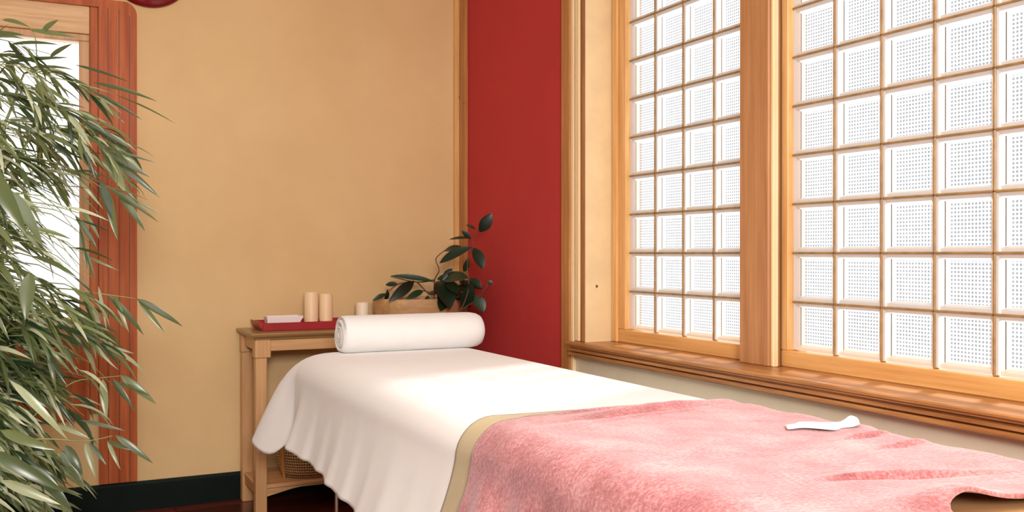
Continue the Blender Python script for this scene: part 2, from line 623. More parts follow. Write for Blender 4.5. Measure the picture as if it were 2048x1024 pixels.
# golden reveal panel at the far end of the recess
m = MB(); m.box(XW - 0.001, 2.14, FAR - 0.006, FAR, 0.79, ZT)
t3 = struct(m, 'trim_3', 'panel')
m = MB(); m.lathe([(0.005, 0), (0.005, 0.001)], (0, 0, 0), 12)
m.v = [(2.052 + p[0], FAR - 0.0065 - p[2], 1.015 + p[1] * 1.2) for p in m.v]
m.build('screw_hole', 'knot', t3)
m = MB(); m.box(XW + 0.0, 2.14, NEAR, NEAR + 0.006, 0.79, ZT)
m.build('reveal_panel', 'panel', t3)
m = MB(); m.box(XW, XW + 0.25, NEAR, FAR, ZT - 0.006, ZT)
m.build('head_panel', 'panel', t3)

# sill: moulded nosing, one long board
prof = [(2.235, 0.79), (1.952, 0.79), (1.947, 0.786), (1.947, 0.779), (1.953, 0.775), (1.953, 0.7715), (1.966, 0.769),
        (1.966, 0.7655), (1.955, 0.763), (1.955, 0.754), (1.972, 0.7525), (1.972, 0.749), (1.957, 0.7475), (1.957, 0.736), (1.962, 0.732),
        (1.999, 0.732), (1.999, 0.766), (2.235, 0.766)]
m = MB(); m.prism(prof, 'y', 0.70, 3.405)
struct(m, 'trim_4', 'sill')

# post between the two windows
m = MB(); m.bbox(2.08, 2.235, 2.352, 2.493, 0.79, ZT, 0.004)
t5 = struct(m, 'trim_5', 'post')
m = MB(); m.bbox(2.088, 2.110, 2.338, 2.352, 0.79, ZT, 0.003); m.build('pale_bead', 'pale_z', t5)
m = MB(); m.bbox(2.1105, 2.120, 2.340, 2.352, 0.79, ZT, 0.002); m.build('brown_bead', 'darkbead', t5)
m = MB(); m.box(2.118, 2.126, 2.344, 2.352, 0.79, ZT); m.build('dark_groove', 'darkgroove', t5)


# ---------------------------------------------------------------- glass-block windows
def block_window(name, y_hi, cols, y_out_hi, y_out_lo):
    """y_hi: far edge of the block field, blocks run towards smaller y"""
    PY, PZ, Z0, rows = 0.178, 0.154, 0.842, 10
    y_lo = y_hi - PY * cols
    zt = Z0 + PZ * rows
    XF = 2.13
    win = empty(name, (2.16, (y_hi + y_lo) / 2, 0.79), kind='structure')
    m = MB()
    m.bbox(XF, 2.21, y_out_lo, y_out_hi, 0.79, Z0, 0.003)
    m.bbox(XF, 2.21, y_out_lo, y_out_hi, zt, ZT - 0.006, 0.003)
    m.build('window_frame', 'honey_y', win)
    for s0, s1 in ((y_hi, y_out_hi), (y_out_lo, y_lo)):
        m = MB(); m.bbox(XF, 2.21, s0, s1, Z0, zt, 0.003)
        m.build('stile', 'honey_z', win)
    if y_out_hi - y_hi > 0.06:
        m = MB()
        m.bbox(2.118, 2.13, y_out_hi - 0.045, y_out_hi - 0.007, 0.79, ZT, 0.003)
        m.build('stop_moulding', 'honey_z', win)
    # muntin bars with soldered joints
    m = MB()
    hw = 0.0042
    for i in range(1, cols):
        y = y_hi - i * PY
        m.bbox(2.146, 2.168, y - hw, y + hw, Z0, zt, 0.002)
    for j in range(1, rows):
        z = Z0 + j * PZ
        m.bbox(2.147, 2.167, y_lo, y_hi, z - hw * 0.8, z + hw * 0.8, 0.002)
    g = m.build('glazing_bars', 'came', win)
    m = MB()
    for i in range(0, cols + 1):
        for j in range(1, rows):
            y, z = y_hi - i * PY, Z0 + j * PZ
            if i in (0, cols):
                continue
            r = 0.009
            m.add([(2.143, y, z), (2.15, y + r, z), (2.15, y, z + r), (2.15, y - r, z), (2.15, y, z - r)],
                  [(0, 1, 2), (0, 2, 3), (0, 3, 4), (0, 4, 1)])
    m.open = True
    m.build('solder_joint', 'knot', g)
    # block rims: stepped, tapering inner walls; panes at the back
    m = MB(); p = MB(); sm = MB()
    for i in range(cols):
        for j in range(rows):
            y1, y0 = y_hi - i * PY - hw, y_hi - (i + 1) * PY + hw
            z0, z1 = Z0 + j * PZ + hw * .8, Z0 + (j + 1) * PZ - hw * .8
            steps = [(2.150, 0.0), (2.155, 0.0095), (2.170, 0.012), (2.170, 0.0145), (2.184, 0.0165)]
            vs, fs = [], []
            for x, ins in steps:
                vs += [(x, y0 + ins, z0 + ins), (x, y1 - ins, z0 + ins), (x, y1 - ins, z1 - ins), (x, y0 + ins, z1 - ins)]
            for s in range(len(steps) - 1):
                for q in range(4):
                    fs.append((s * 4 + q, s * 4 + (q + 1) % 4, s * 4 + 4 + (q + 1) % 4, s * 4 + 4 + q))
            m.add(vs, fs)
            e0, e1 = 0.0112, 0.0146
            q0 = [(2.1694, y0 + e0, z0 + e0), (2.1694, y1 - e0, z0 + e0), (2.1694, y1 - e0, z1 - e0), (2.1694, y0 + e0, z1 - e0)]
            q1 = [(2.1694, y0 + e1, z0 + e1), (2.1694, y1 - e1, z0 + e1), (2.1694, y1 - e1, z1 - e1), (2.1694, y0 + e1, z1 - e1)]
            sm.add(q0 + q1, [(1, 2, 6, 5)])
            ins = 0.0163
            p.add([(2.184, y0 + ins, z0 + ins), (2.184, y1 - ins, z0 + ins), (2.184, y1 - ins, z1 - ins), (2.184, y0 + ins, z1 - ins)], [(0, 1, 2, 3)])
    m.open = True
    p.open = True; sm.open = True
    bl = m.build('glass_block', 'rim', win, smooth=False)
    p.build('textured_pane', 'pane', bl)
    sm.build('seam_line', 'seam', bl)
    return win


block_window('window_1', 3.245, 4, FAR - 0.006, 2.495)
block_window('window_2', 2.320, 8, 2.3515, NEAR + 0.006)

# ---------------------------------------------------------------- left window in the back wall
w3 = empty('window_3', (-0.42, YB, WZ0), kind='structure')
# board casing with rounded upper corner
X0, X1, Z1c, rr = -1.30, 0.420, 2.262, 0.055
m = MB()
pts = [(0.264, 0.135), (X1, 0.135)]
pts += [(X1 - rr + rr * math.cos(a), Z1c - rr + rr * math.sin(a)) for a in [PI / 2 * i / 8 for i in range(9)]]
pts += [(X0 + rr - rr * math.sin(a), Z1c - rr + rr * math.cos(a)) for a in [PI / 2 * i / 8 for i in range(9)]]
pts += [(X0, 0.135), (X0 + 0.156, 0.135), (X0 + 0.156, 2.226), (0.264, 2.226)]
m.prism(pts, 'y', YB - 0.028, YB)
m.build('casing', 'redwood_z', w3)
m = MB()
for x in (0.300, 0.345, 0.388):
    m.box(x, x + 0.003, YB - 0.0285, YB - 0.027, 0.135, 2.226 if x < .35 else 2.2)
m.build('plank_joint', 'darkgroove', w3)
m = MB(); m.bbox(0.229, 0.262, YB - 0.020, YB, 0.45, 2.226, 0.002); m.bbox(X0 + .158, X0 + .191, YB - 0.020, YB, 0.45, 2.226, 0.002)
m.build('inner_casing', 'redwood_z', w3)
m = MB(); m.bbox(X0 + .191, 0.228, YB - 0.017, YB, 2.105, 2.226, 0.002)
m.build('head_board', 'oak_x', w3)
m = MB(); m.bbox(X0 + .191, 0.228, YB - 0.010, YB + .02, 2.075, 2.104, 0.002)
m.bbox(0.187, 0.228, YB - 0.010, YB + .02, 0.835, 2.074, 0.002)
m.bbox(X0 + .191, X0 + .23, YB - 0.010, YB + .02, 0.835, 2.074, 0.002)
m.bbox(X0 + .191, 0.228, YB - 0.010, YB + .02, 0.79, 0.834, 0.002)
m.build('sash', 'oak_z', w3)
m = MB(); m.box(X0 + .22, 0.19, YB + 0.004, YB + 0.008, 0.83, 2.08)
m.build('pane', 'clear', w3)
m = MB()
xs = [X0 + .191, -0.85, -0.6, -0.35, -0.1, 0.07, 0.15, 0.228]
for a, b in zip(xs[:-1], xs[1:]):
    m.bbox(a + .001, b - .001, YB - 0.014, YB, 0.42, 0.789, 0.003)
m.build('apron_panel', 'redwood_z', w3)

# ---------------------------------------------------------------- red wall plate
m = MB()
prof = [(0.178, 0.0), (0.186, 0.006), (0.186, 0.014), (0.176, 0.024), (0.150, 0.034), (0.10, 0.044), (0.05, 0.049), (0.002, 0.050)]
m.lathe([(r, z) for r, z in prof], (0, 0, 0), 64)
m.v = [(0.472 + p[0], YB - p[2], 2.437 + p[1]) for p in m.v]
o = m.build('wall_plate', 'lacquer', smooth=True, origin=(0.472, YB, 2.437))
tag(o, 'round dark red lacquered plate hung on the ochre wall above the window casing', 'wall decoration')

# ---------------------------------------------------------------- side table
TZ = 0.800
tb = empty('side_table', (1.40, 4.40, 0), 'narrow peach wood console table with olive brown top against the ochre wall', 'table')
TX0, TX1, TY0, TY1 = 0.852, 1.895, 4.215, 4.585
m = MB()
# flared moulded top
rings = []
for z, ins in ((TZ - 0.030, 0.020), (TZ - 0.022, 0.016), (TZ - 0.014, 0.003), (TZ - 0.006, 0.0), (TZ, 0.003)):
    rings.append([(TX0 + ins, TY0 + ins, z), (TX1, TY0 + ins, z), (TX1, TY1, z), (TX0 + ins, TY1, z)])
vs = [p for r in rings for p in r]
fs = [(i * 4 + j, i * 4 + (j + 1) % 4, i * 4 + 4 + (j + 1) % 4, i * 4 + 4 + j) for i in range(4) for j in range(4)]
fs += [(3, 2, 1, 0), (16, 17, 18, 19)]
m.add(vs, fs)
m.build('table_top', 'table_top', tb)
m = MB(); m.bbox(TX0 + .03, TX1 - .01, TY0 + .026, TY0 + .046, TZ - 0.080, TZ - 0.030, 0.002); m.build('apron', 'table_x', tb)
m = MB(); m.bbox(TX0 + .03, TX0 + .05, TY0 + .05, TY1 - .03, TZ - 0.080, TZ - 0.030, 0.002); m.build('apron', 'table', tb)
m = MB(); m.bbox(TX0 + .03, TX1 - .01, TY1 - .022, TY1 - .006, TZ - 0.080, TZ - 0.030, 0.002); m.build('apron', 'table_x', tb)
for x, y, hb in ((TX0 + .018, TY0 + .018, 1), (TX0 + .018, TY1 - .058, 1), (TX1 - .07, TY0 + .018, 1), (TX1 - .07, TY1 - .058, 1)):
    m = MB()
    m.bbox(x, x + .050, y, y + .050, 0, TZ - .108, 0.003)
    m.bbox(x - .003, x + .066, y - .004, y + .054, TZ - .108, TZ - .030, 0.003)
    m.build('leg', 'table', tb)
# lower shelf with a shallow arched front rail
m = MB(); m.bbox(TX0 + .025, TX1 - .03, TY0 + .020, TY1 - .012, 0.118, 0.137, 0.004)
m.build('lower_shelf', 'table_x', tb)
m = MB()
N = 24
xa, xb = TX0 + .069, TX1 - .071
top = [(xa + (xb - xa) * i / N, 0.118) for i in range(N + 1)]
bot = [(xa + (xb - xa) * i / N, 0.084 + 0.028 * min(1, math.sin(PI * i / N) * 2.2)) for i in range(N, -1, -1)]
m.prism([(p[0], p[1]) for p in top + bot], 'y', TY0 + .026, TY0 + .042)
m.build('arched_rail', 'table_x', tb)
m = MB(); m.bbox(TX0 + .028, TX0 + .046, TY0 + .068, TY1 - .058, 0.086, 0.118, 0.002); m.build('side_rail', 'table', tb)

# ---------------------------------------------------------------- tray and what stands on it
m = MB()
X0, X1, Y0, Y1, zb, zt = 0.905, 1.40, 4.335, 4.53, TZ, TZ + 0.036
ring = []
vs = [(X0 + .018, Y0, zb), (X1 - .018, Y0, zb), (X1 - .018, Y1, zb), (X0 + .018, Y1, zb),
      (X0 + .006, Y0, zt - .004), (X1 - .006, Y0, zt - .004), (X1 - .006, Y1, zt + .002), (X0 + .006, Y1, zt + .002)]
m.prism([(X0 + .02, zb), (X1 - .02, zb), (X1 - .006, zb + .02), (X1, zt + .006), (X1 - .006, zt + .007), (X1 - .018, zt - .008), (X1 - .03, zt - .010),
         (X0 + .03, zt - .010), (X0 + .018, zt - .008), (X0 + .006, zt + .007), (X0, zt + .006), (X0 + .006, zb + .02)], 'y', Y0 + .008, Y1 - .008)
tr_ = m.build('serving_tray', 'tray', origin=(1.15, 4.43, TZ))
tag(tr_, 'long crimson lacquered tray on the wooden console table', 'tray')
m = MB()
m.bbox(X0 + .019, X1 - .019, Y0, Y0 + .0085, zb + .0005, zt, 0.002)
m.build('front_rim', 'tray', tr_)
m = MB()
m.bbox(X0 + .019, X1 - .019, Y1 - .0085, Y1, zb + .0005, zt + .003, 0.002)
m.build('back_rim', 'tray', tr_)
TRZ = zt - .0100
TRZ2 = TRZ


def candle(name, x, y, z, r, h, mat, label, group=None):
    t = empty(name, (x, y, z), label, 'candle', group)
    m = MB()
    m.lathe([(r - .003, 0), (r, .003), (r, h - .004), (r - .003, h), (r - .010, h - .0015), (r - .014, h - .006), (.003, h - .007)], (x, y, z), 40)
    m.build('wax_body', mat, t, smooth='auto')
    m = MB(); m.tube([(x, y, z + h - .008), (x + .0005, y, z + h - .0045), (x + .002, y, z + h - .001)], 0.0010, 6)
    m.build('wick', 'wick', t)
    return t


candle('pillar_candle', 1.178, 4.475, TRZ, 0.0325, 0.140, 'wax', 'tall ivory pillar candle on the red tray, nearer the white dish', 'pillar candles on the red tray')
candle('pillar_candle', 1.250, 4.480, TRZ, 0.0320, 0.131, 'wax', 'slightly shorter ivory pillar candle on the red tray, nearer the rolled towel', 'pillar candles on the red tray')
candle('votive_candle', 1.427, 4.470, TZ, 0.0315, 0.112, 'wax2', 'short pale candle standing between the red tray and the wooden plant bowl')
# soap dish: pale block with slanting right end
m = MB()
dx0, dx1, dy0, dy1 = 0.945, 1.108, 4.352, 4.415
z0, z1 = TRZ, TRZ + .038
b = [(dx0 + .004, dy0, z0), (dx1 - .018, dy0, z0), (dx1 - .018, dy1, z0), (dx0 + .004, dy1, z0)]
t = [(dx0, dy0 - .003, z1), (dx1, dy0 - .003, z1), (dx1, dy1 + .003, z1), (dx0, dy1 + .003, z1)]
t2_ = [(dx0 + .006, dy0 + .003, z1), (dx1 - .006, dy0 + .003, z1), (dx1 - .006, dy1 - .003, z1), (dx0 + .006, dy1 - .003, z1)]
t3_ = [(dx0 + .010, dy0 + .006, z1 - .008), (dx1 - .012, dy0 + .006, z1 - .008), (dx1 - .012, dy1 - .006, z1 - .008), (dx0 + .010, dy1 - .006, z1 - .008)]
tm = [(p[0], p[1], z1 - .005) for p in t]
vs = b + tm + t + t2_ + t3_
fs = [(i * 4 + j, i * 4 + (j + 1) % 4, i * 4 + 4 + (j + 1) % 4, i * 4 + 4 + j) for i in range(4) for j in range(4)] + [(3, 2, 1, 0), (16, 17, 18, 19)]
m.add(vs, fs)
o = m.build('oblong_dish', 'ceramic', origin=((dx0 + dx1) / 2, 4.385, z0))
tag(o, 'oblong pale lilac dish with slanted end on the red tray', 'dish')

# ---------------------------------------------------------------- basket on tapered legs, on the lower shelf
bk = empty('cane_basket', (1.135, 4.385, 0.137), 'round woven cane basket between tapered wooden legs on the lower shelf of the console', 'basket')
m = MB(); m.hasuv = True
SEG, ROW = 72, 14
bc = (1.140, 4.385, 0.137)
rad = lambda t: 0.118 + 0.040 * math.sin(min(1, t * 1.6) * PI / 2) - 0.02 * t * t
zz = lambda t: 0.006 + 0.26 * t
for r_ in range(ROW + 1):
    t = r_ / ROW
    for s in range(SEG + 1):
        a = 2 * PI * s / SEG
        r = rad(t) + 0.0012 * math.sin(a * 36) * (1 if r_ % 2 else -1)
        m.v.append((bc[0] + r * math.cos(a), bc[1] + r * math.sin(a), bc[2] + zz(t)))
        m.uv.append((s / SEG * 76, t * 20))
        m.tone.append(.5)
for r_ in range(ROW):
    for s in range(SEG):
        a = r_ * (SEG + 1) + s
        m.f.append((a, a + 1, a + SEG + 2, a + SEG + 1))
m.open = True
m.build('woven_body', 'cane', bk, smooth=True, thick=0.004)
m = MB(); m.lathe([(0.02, 0.001), (0.119, 0.001), (0.123, 0.006), (0.119, 0.012), (0.02, 0.012)], bc, 48)
m.build('bottom_ring', 'pot_clay', bk, smooth='auto')
m = MB()
m.tube([(bc[0] + rad(1) * math.cos(2 * PI * i / 40), bc[1] + rad(1) * math.sin(2 * PI * i / 40), bc[2] + zz(1)) for i in range(41)], 0.006, 8)
m.build('rim', 'cane', bk, smooth=True)
for a in (R(212), R(328), R(90)):
    m = MB()
    c0, s0 = math.cos(a), math.sin(a)
    pts = [(bc[0] + c0 * r, bc[1] + s0 * r, bc[2] + z) for r, z in ((0.1500, 0.0), (0.159, 0.05), (0.166, 0.12), (0.166, 0.20), (0.164, 0.27))]
    if abs(a - PI / 2) < .1:
        pts = [(p[0], p[1] - .005, p[2]) for p in pts]
    m.tube(pts, [0.006, 0.008, 0.011, 0.012, 0.011], 10)
    m.build('leg', 'casing', bk, smooth='auto')

# ---------------------------------------------------------------- dark-leaved plant in a turned bowl
pl = empty('potted_plant', (1.73, 4.40, TZ), 'dark glossy-leaved plant in a wide pale wooden bowl at the room corner', 'plant')
m = MB()
m.lathe([(0.13, 0), (0.17, .012), (0.192, .05), (0.196, .10), (0.196, .128), (0.190, .132), (0.182, .128), (0.178, .108), (0.01, .104)], (0, 0, 0), 56)
m.v = [(1.685 + p[0] * 1.12, 4.40 + p[1] * 0.86, TZ + p[2]) for p in m.v]
m.build('bowl', 'pot', pl, smooth='auto')
m = MB()
m.lathe([(0.176, .100), (0.170, .112), (0.12, .118), (0.005, .120)], (0, 0, 0), 40)
m.v = [(1.685 + p[0] * 1.12, 4.40 + p[1] * 0.86, TZ + p[2]) for p in m.v]
m.build('soil', 'soil', pl, smooth=True)


def smooth_path(pts, n=5):
    pts = [Vector(p) for p in pts]
    out = []
    for i in range(len(pts) - 1):
        p0, p1, p2, p3 = pts[max(i - 1, 0)], pts[i], pts[i + 1], pts[min(i + 2, len(pts) - 1)]
        for k in range(n):
            t = k / n
            out.append(0.5 * ((2 * p1) + (-p0 + p2) * t + (2 * p0 - 5 * p1 + 4 * p2 - p3) * t * t + (-p0 + 3 * p1 - 3 * p2 + p3) * t ** 3))
    out.append(pts[-1])
    return out


LV=[(1.874,4.088,1.248,1.916,4.040,1.336,0.057),(1.862,4.106,1.259,1.845,4.181,1.284,0.021),(1.848,4.127,1.215,1.805,4.141,1.256,0.029),(1.848,4.127,1.219,1.786,4.250,1.214,0.021),(1.852,4.120,1.179,1.722,4.214,1.101,0.048),(1.836,4.145,1.164,1.782,4.303,1.157,0.038),(1.840,4.138,1.127,1.834,4.181,1.060,0.029),(1.855,4.116,1.175,1.874,4.053,1.073,0.057),(1.756,4.261,1.019,1.806,4.254,1.076,0.038),(1.761,4.253,1.019,1.818,4.088,1.033,0.067),(1.845,4.131,1.032,1.879,4.080,0.985,0.038),(1.733,4.293,1.011,1.530,4.360,1.041,0.029),(1.643,4.340,1.014,1.496,4.290,0.919,0.052),(1.564,4.340,1.001,1.509,4.370,0.998,0.027),(1.509,4.340,0.957,1.434,4.340,0.925,0.024),(1.509,4.340,0.979,1.511,4.380,0.922,0.024),(1.691,4.340,0.968,1.579,4.290,0.928,0.033),(1.699,4.340,0.908,1.535,4.280,0.893,0.043),(1.741,4.282,1.015,1.748,4.145,0.887,0.104),(1.771,4.239,1.015,1.793,4.159,0.958,0.057),(1.710,4.326,0.946,1.684,4.300,0.884,0.029),(1.741,4.282,0.955,1.718,4.346,0.953,0.024),(1.860,4.109,0.952,1.886,4.070,0.873,0.057),(1.848,4.127,1.017,1.830,4.187,0.882,0.067),(1.826,4.160,0.943,1.801,4.196,0.942,0.029),(1.897,4.052,1.019,1.918,4.040,1.004,0.024),(1.761,4.253,0.940,1.726,4.208,0.877,0.057),]
ST=[[(1.756,4.261,0.836),(1.731,4.297,0.872),(1.731,4.297,0.999),(1.733,4.293,1.029),(1.746,4.275,1.067),(1.736,4.290,1.112),(1.741,4.282,1.134),(1.766,4.246,1.164)],[(1.733,4.293,1.022),(1.659,4.340,1.010),(1.525,4.340,1.038)],[(1.659,4.340,1.010),(1.710,4.326,0.954)],[(1.781,4.225,0.837),(1.816,4.174,0.883),(1.840,4.138,0.988),(1.836,4.145,1.105),(1.850,4.124,1.171),(1.860,4.109,1.237),(1.874,4.088,1.266)],[(1.791,4.210,0.838),(1.821,4.167,0.884),(1.869,4.095,0.937),(1.900,4.048,1.004)],[(1.643,4.340,1.014),(1.564,4.340,1.001),(1.509,4.340,0.964)],[(1.731,4.297,0.954),(1.691,4.340,0.968)],[(1.731,4.297,0.924),(1.699,4.340,0.908)],]
SPRIGS=[([(0.186,3.250,1.047,0.207,3.220,0.912,0.011),(0.212,3.250,1.019,0.315,3.220,0.892,0.023),(0.231,3.250,1.011,0.272,3.220,0.902,0.014),(0.231,3.250,1.015,0.253,3.220,0.965,0.013),(0.295,3.250,1.006,0.432,3.220,0.915,0.023),(0.300,3.250,1.005,0.379,3.220,0.895,0.016),],[[(-0.004,3.250,1.046),(0.092,3.250,1.040),(0.169,3.250,1.027),(0.295,3.250,1.006)],]),([(0.245,3.200,0.773,0.346,3.170,0.680,0.027),(0.223,3.200,0.766,0.285,3.170,0.658,0.013),(0.195,3.200,0.763,0.204,3.170,0.642,0.024),(0.177,3.200,0.869,0.282,3.170,0.840,0.013),(0.139,3.200,0.939,0.214,3.170,0.912,0.010),],[[(-0.004,3.200,0.653),(0.063,3.200,0.723),(0.118,3.200,0.760),(0.174,3.200,0.766),(0.245,3.200,0.770)],]),([(0.223,3.100,0.606,0.326,3.070,0.517,0.021),(0.202,3.100,0.590,0.265,3.070,0.563,0.015),(0.202,3.100,0.590,0.235,3.070,0.507,0.012),(0.141,3.100,0.591,0.167,3.070,0.491,0.018),(0.152,3.100,0.590,0.196,3.070,0.525,0.015),(0.088,3.100,0.588,0.133,3.070,0.502,0.028),(0.074,3.100,0.575,0.137,3.070,0.473,0.028),(0.128,3.100,0.658,0.249,3.070,0.621,0.012),(0.061,3.100,0.649,0.153,3.070,0.606,0.014),],[[(-0.042,3.100,0.614),(0.048,3.100,0.609),(0.141,3.100,0.595),(0.216,3.100,0.604)],]),([(0.172,3.300,1.687,0.362,3.270,1.636,0.015),(0.179,3.300,1.656,0.317,3.270,1.574,0.013),(0.238,3.300,1.653,0.418,3.270,1.568,0.007),(0.194,3.300,1.641,0.232,3.270,1.582,0.011),(0.122,3.300,1.738,0.279,3.270,1.691,0.011),],[[(-0.059,3.300,1.737),(0.037,3.300,1.700),(0.122,3.300,1.683),(0.238,3.300,1.656)],]),([(0.136,3.300,1.567,0.287,3.270,1.477,0.020),(0.201,3.300,1.476,0.339,3.270,1.392,0.023),(0.238,3.300,1.446,0.369,3.270,1.328,0.021),(0.216,3.300,1.453,0.268,3.270,1.342,0.036),(0.201,3.300,1.484,0.354,3.270,1.440,0.010),(0.201,3.300,1.476,0.238,3.270,1.372,0.016),],[[(-0.085,3.300,1.614),(0.037,3.300,1.584),(0.136,3.300,1.551),(0.223,3.300,1.477)],]),([(0.216,3.300,1.358,0.366,3.270,1.248,0.016),(0.245,3.300,1.343,0.324,3.270,1.220,0.023),(0.216,3.300,1.353,0.243,3.270,1.191,0.026),(0.194,3.300,1.381,0.228,3.270,1.254,0.029),(0.238,3.300,1.350,0.377,3.270,1.272,0.010),],[[(-0.059,3.300,1.463),(0.037,3.300,1.437),(0.136,3.300,1.402),(0.238,3.300,1.350)],]),([(0.051,3.300,1.755,0.114,3.270,1.797,0.016),(-0.059,3.300,1.783,0.078,3.270,1.790,0.015),(-0.072,3.300,1.728,0.106,3.270,1.754,0.016),(-0.004,3.300,1.834,0.128,3.270,1.818,0.015),(0.030,3.300,1.830,0.076,3.270,1.867,0.023),(-0.079,3.300,1.857,-0.004,3.270,1.836,0.016),(-0.112,3.300,1.815,-0.018,3.270,1.811,0.015),],[[(0.023,3.300,1.529),(0.017,3.300,1.682),(0.012,3.300,1.805),(-0.004,3.300,1.842)],]),([(0.139,3.200,1.281,0.186,3.170,1.189,0.013),(0.118,3.200,1.265,0.179,3.170,1.159,0.016),(0.132,3.200,1.227,0.151,3.170,1.099,0.013),(0.146,3.200,1.159,0.172,3.170,1.068,0.011),],[[(-0.044,3.200,1.307),(0.050,3.200,1.294),(0.146,3.200,1.266)],]),([(-0.078,2.300,1.335,-0.008,2.270,1.188,0.034),(-0.041,2.300,1.284,0.021,2.270,1.167,0.027),(-0.003,2.300,1.108,-0.012,2.270,1.009,0.030),],[]),([(-0.057,2.200,0.792,0.043,2.170,0.748,0.022),(-0.075,2.200,0.754,0.061,2.170,0.660,0.026),(-0.003,2.200,0.716,0.075,2.170,0.618,0.024),(-0.057,2.200,0.691,0.052,2.170,0.635,0.020),(-0.039,2.200,0.892,0.066,2.170,0.767,0.017),],[]),]

for s in ST:
    m = MB()
    pth = smooth_path(s)
    n = len(pth)
    m.tube(pth, [0.0042 - 0.0022 * i / n for i in range(n)], 7)
    m.build('stem', 'stem', pl, smooth=True)
m = MB()
for x0, y0, z0, x1, y1, z1, w in LV:
    m.leaf((x0, y0, z0), (x1, y1, z1), w, nrm=(random.uniform(-.3, .1), -1.0, random.uniform(.2, .7)), droop=random.uniform(.06, .22), fold=.25, n=8, shape=0.5)
for q in range(22):
    p0 = Vector((random.uniform(1.74, 1.90), random.uniform(4.26, 4.40), random.uniform(.93, 1.03)))
    d0 = Vector((random.uniform(-1, 1), random.uniform(-.7, .2), random.uniform(-.9, .5))).normalized()
    m.leaf(p0, p0 + d0 * random.uniform(.07, .12), random.uniform(.025, .045), nrm=(0, -1, .5), droop=.15, fold=.2, n=8, shape=.5)
m.open = True
m.build('foliage', 'dark_leaf', pl, smooth=True)

# ---------------------------------------------------------------- massage table
BX0, BX1, BY0, BY1 = 0.880, 1.665, 0.66, 3.73
BCX = (BX0 + BX1) / 2
ZP = 0.754
mt = empty('massage_table', (BCX, 2.3, 0), 'tan vinyl padded massage table on thin chrome legs, almost hidden under its covers', 'massage table')
m = MB()


def rrect(x0, x1, y0, y1, r, n=6):
    pts = []
    for cx, cy, a0 in ((x1 - r, y0 + r, -90), (x1 - r, y1 - r, 0), (x0 + r, y1 - r, 90), (x0 + r, y0 + r, 180)):
        for i in range(n + 1):
            a = R(a0 + 90 * i / n)
            pts.append((cx + r * math.cos(a), cy + r * math.sin(a)))
    return pts


rings = []
for z, ins in ((0.680, .012), (0.684, .004), (0.695, 0), (0.735, 0), (0.752, .008), (0.760, .022), (ZP, .045)):
    rings.append([(x, y, z) for x, y in rrect(BX0 + .06 + ins, BX1 - .06 - ins, BY0 + ins, BY1 - .07 - ins, .17 - ins * .5)])
n = len(rings[0])
vs = [p for r in rings for p in r]
fs = [(i * n + j, i * n + (j + 1) % n, (i + 1) * n + (j + 1) % n, (i + 1) * n + j) for i in range(len(rings) - 1) for j in range(n)]
fs += [tuple(range(n - 1, -1, -1)), tuple(range((len(rings) - 1) * n, len(rings) * n))]
m.add(vs, fs)
m.build('padded_top', 'vinyl', mt, smooth='auto')
m = MB()
m.bbox(BX0 + .07, BX0 + .095, BY0 + .05, BY1 - .10, .61, .679, .003)
m.bbox(BX1 - .095, BX1 - .07, BY0 + .05, BY1 - .10, .61, .679, .003)
m.bbox(BX0 + .095, BX1 - .095, BY0 + .05, BY0 + .075, .61, .679, .003)
m.bbox(BX0 + .095, BX1 - .095, BY1 - .125, BY1 - .10, .61, .679, .003)
m.build('frame', 'table', mt)
for x, y in ((0.995, 3.42), (1.58, 3.42), (0.995, 1.2), (1.58, 1.2)):
    m = MB(); m.tube([(x, y, 0.0), (x, y, .02), (x, y, .62)], [.011, .0078, .0078], 14)
    m.build('leg', 'chrome', mt, smooth='auto')

# ---------------------------------------------------------------- cloths over the table
def sidefold(y):
    """outward swing of the hanging side, the same for every layer so that they nest"""
    k_ = min(1.0, max(0.0, (y - 2.0) / 1.0))
    return (0.105 - 0.055 * k_ + 0.007 * math.sin(2 * PI * y / 0.47 + .6) + (0.002 + 0.003 * k_) * math.sin(2 * PI * y / 0.173 + 1.7)
            + 0.0015 * k_ * math.sin(2 * PI * y / 0.083))


def crest(x, y):
    """small wrinkles on the top"""
    return 0.0012 * noise.noise(Vector((x * 3, y * 3, 0)))


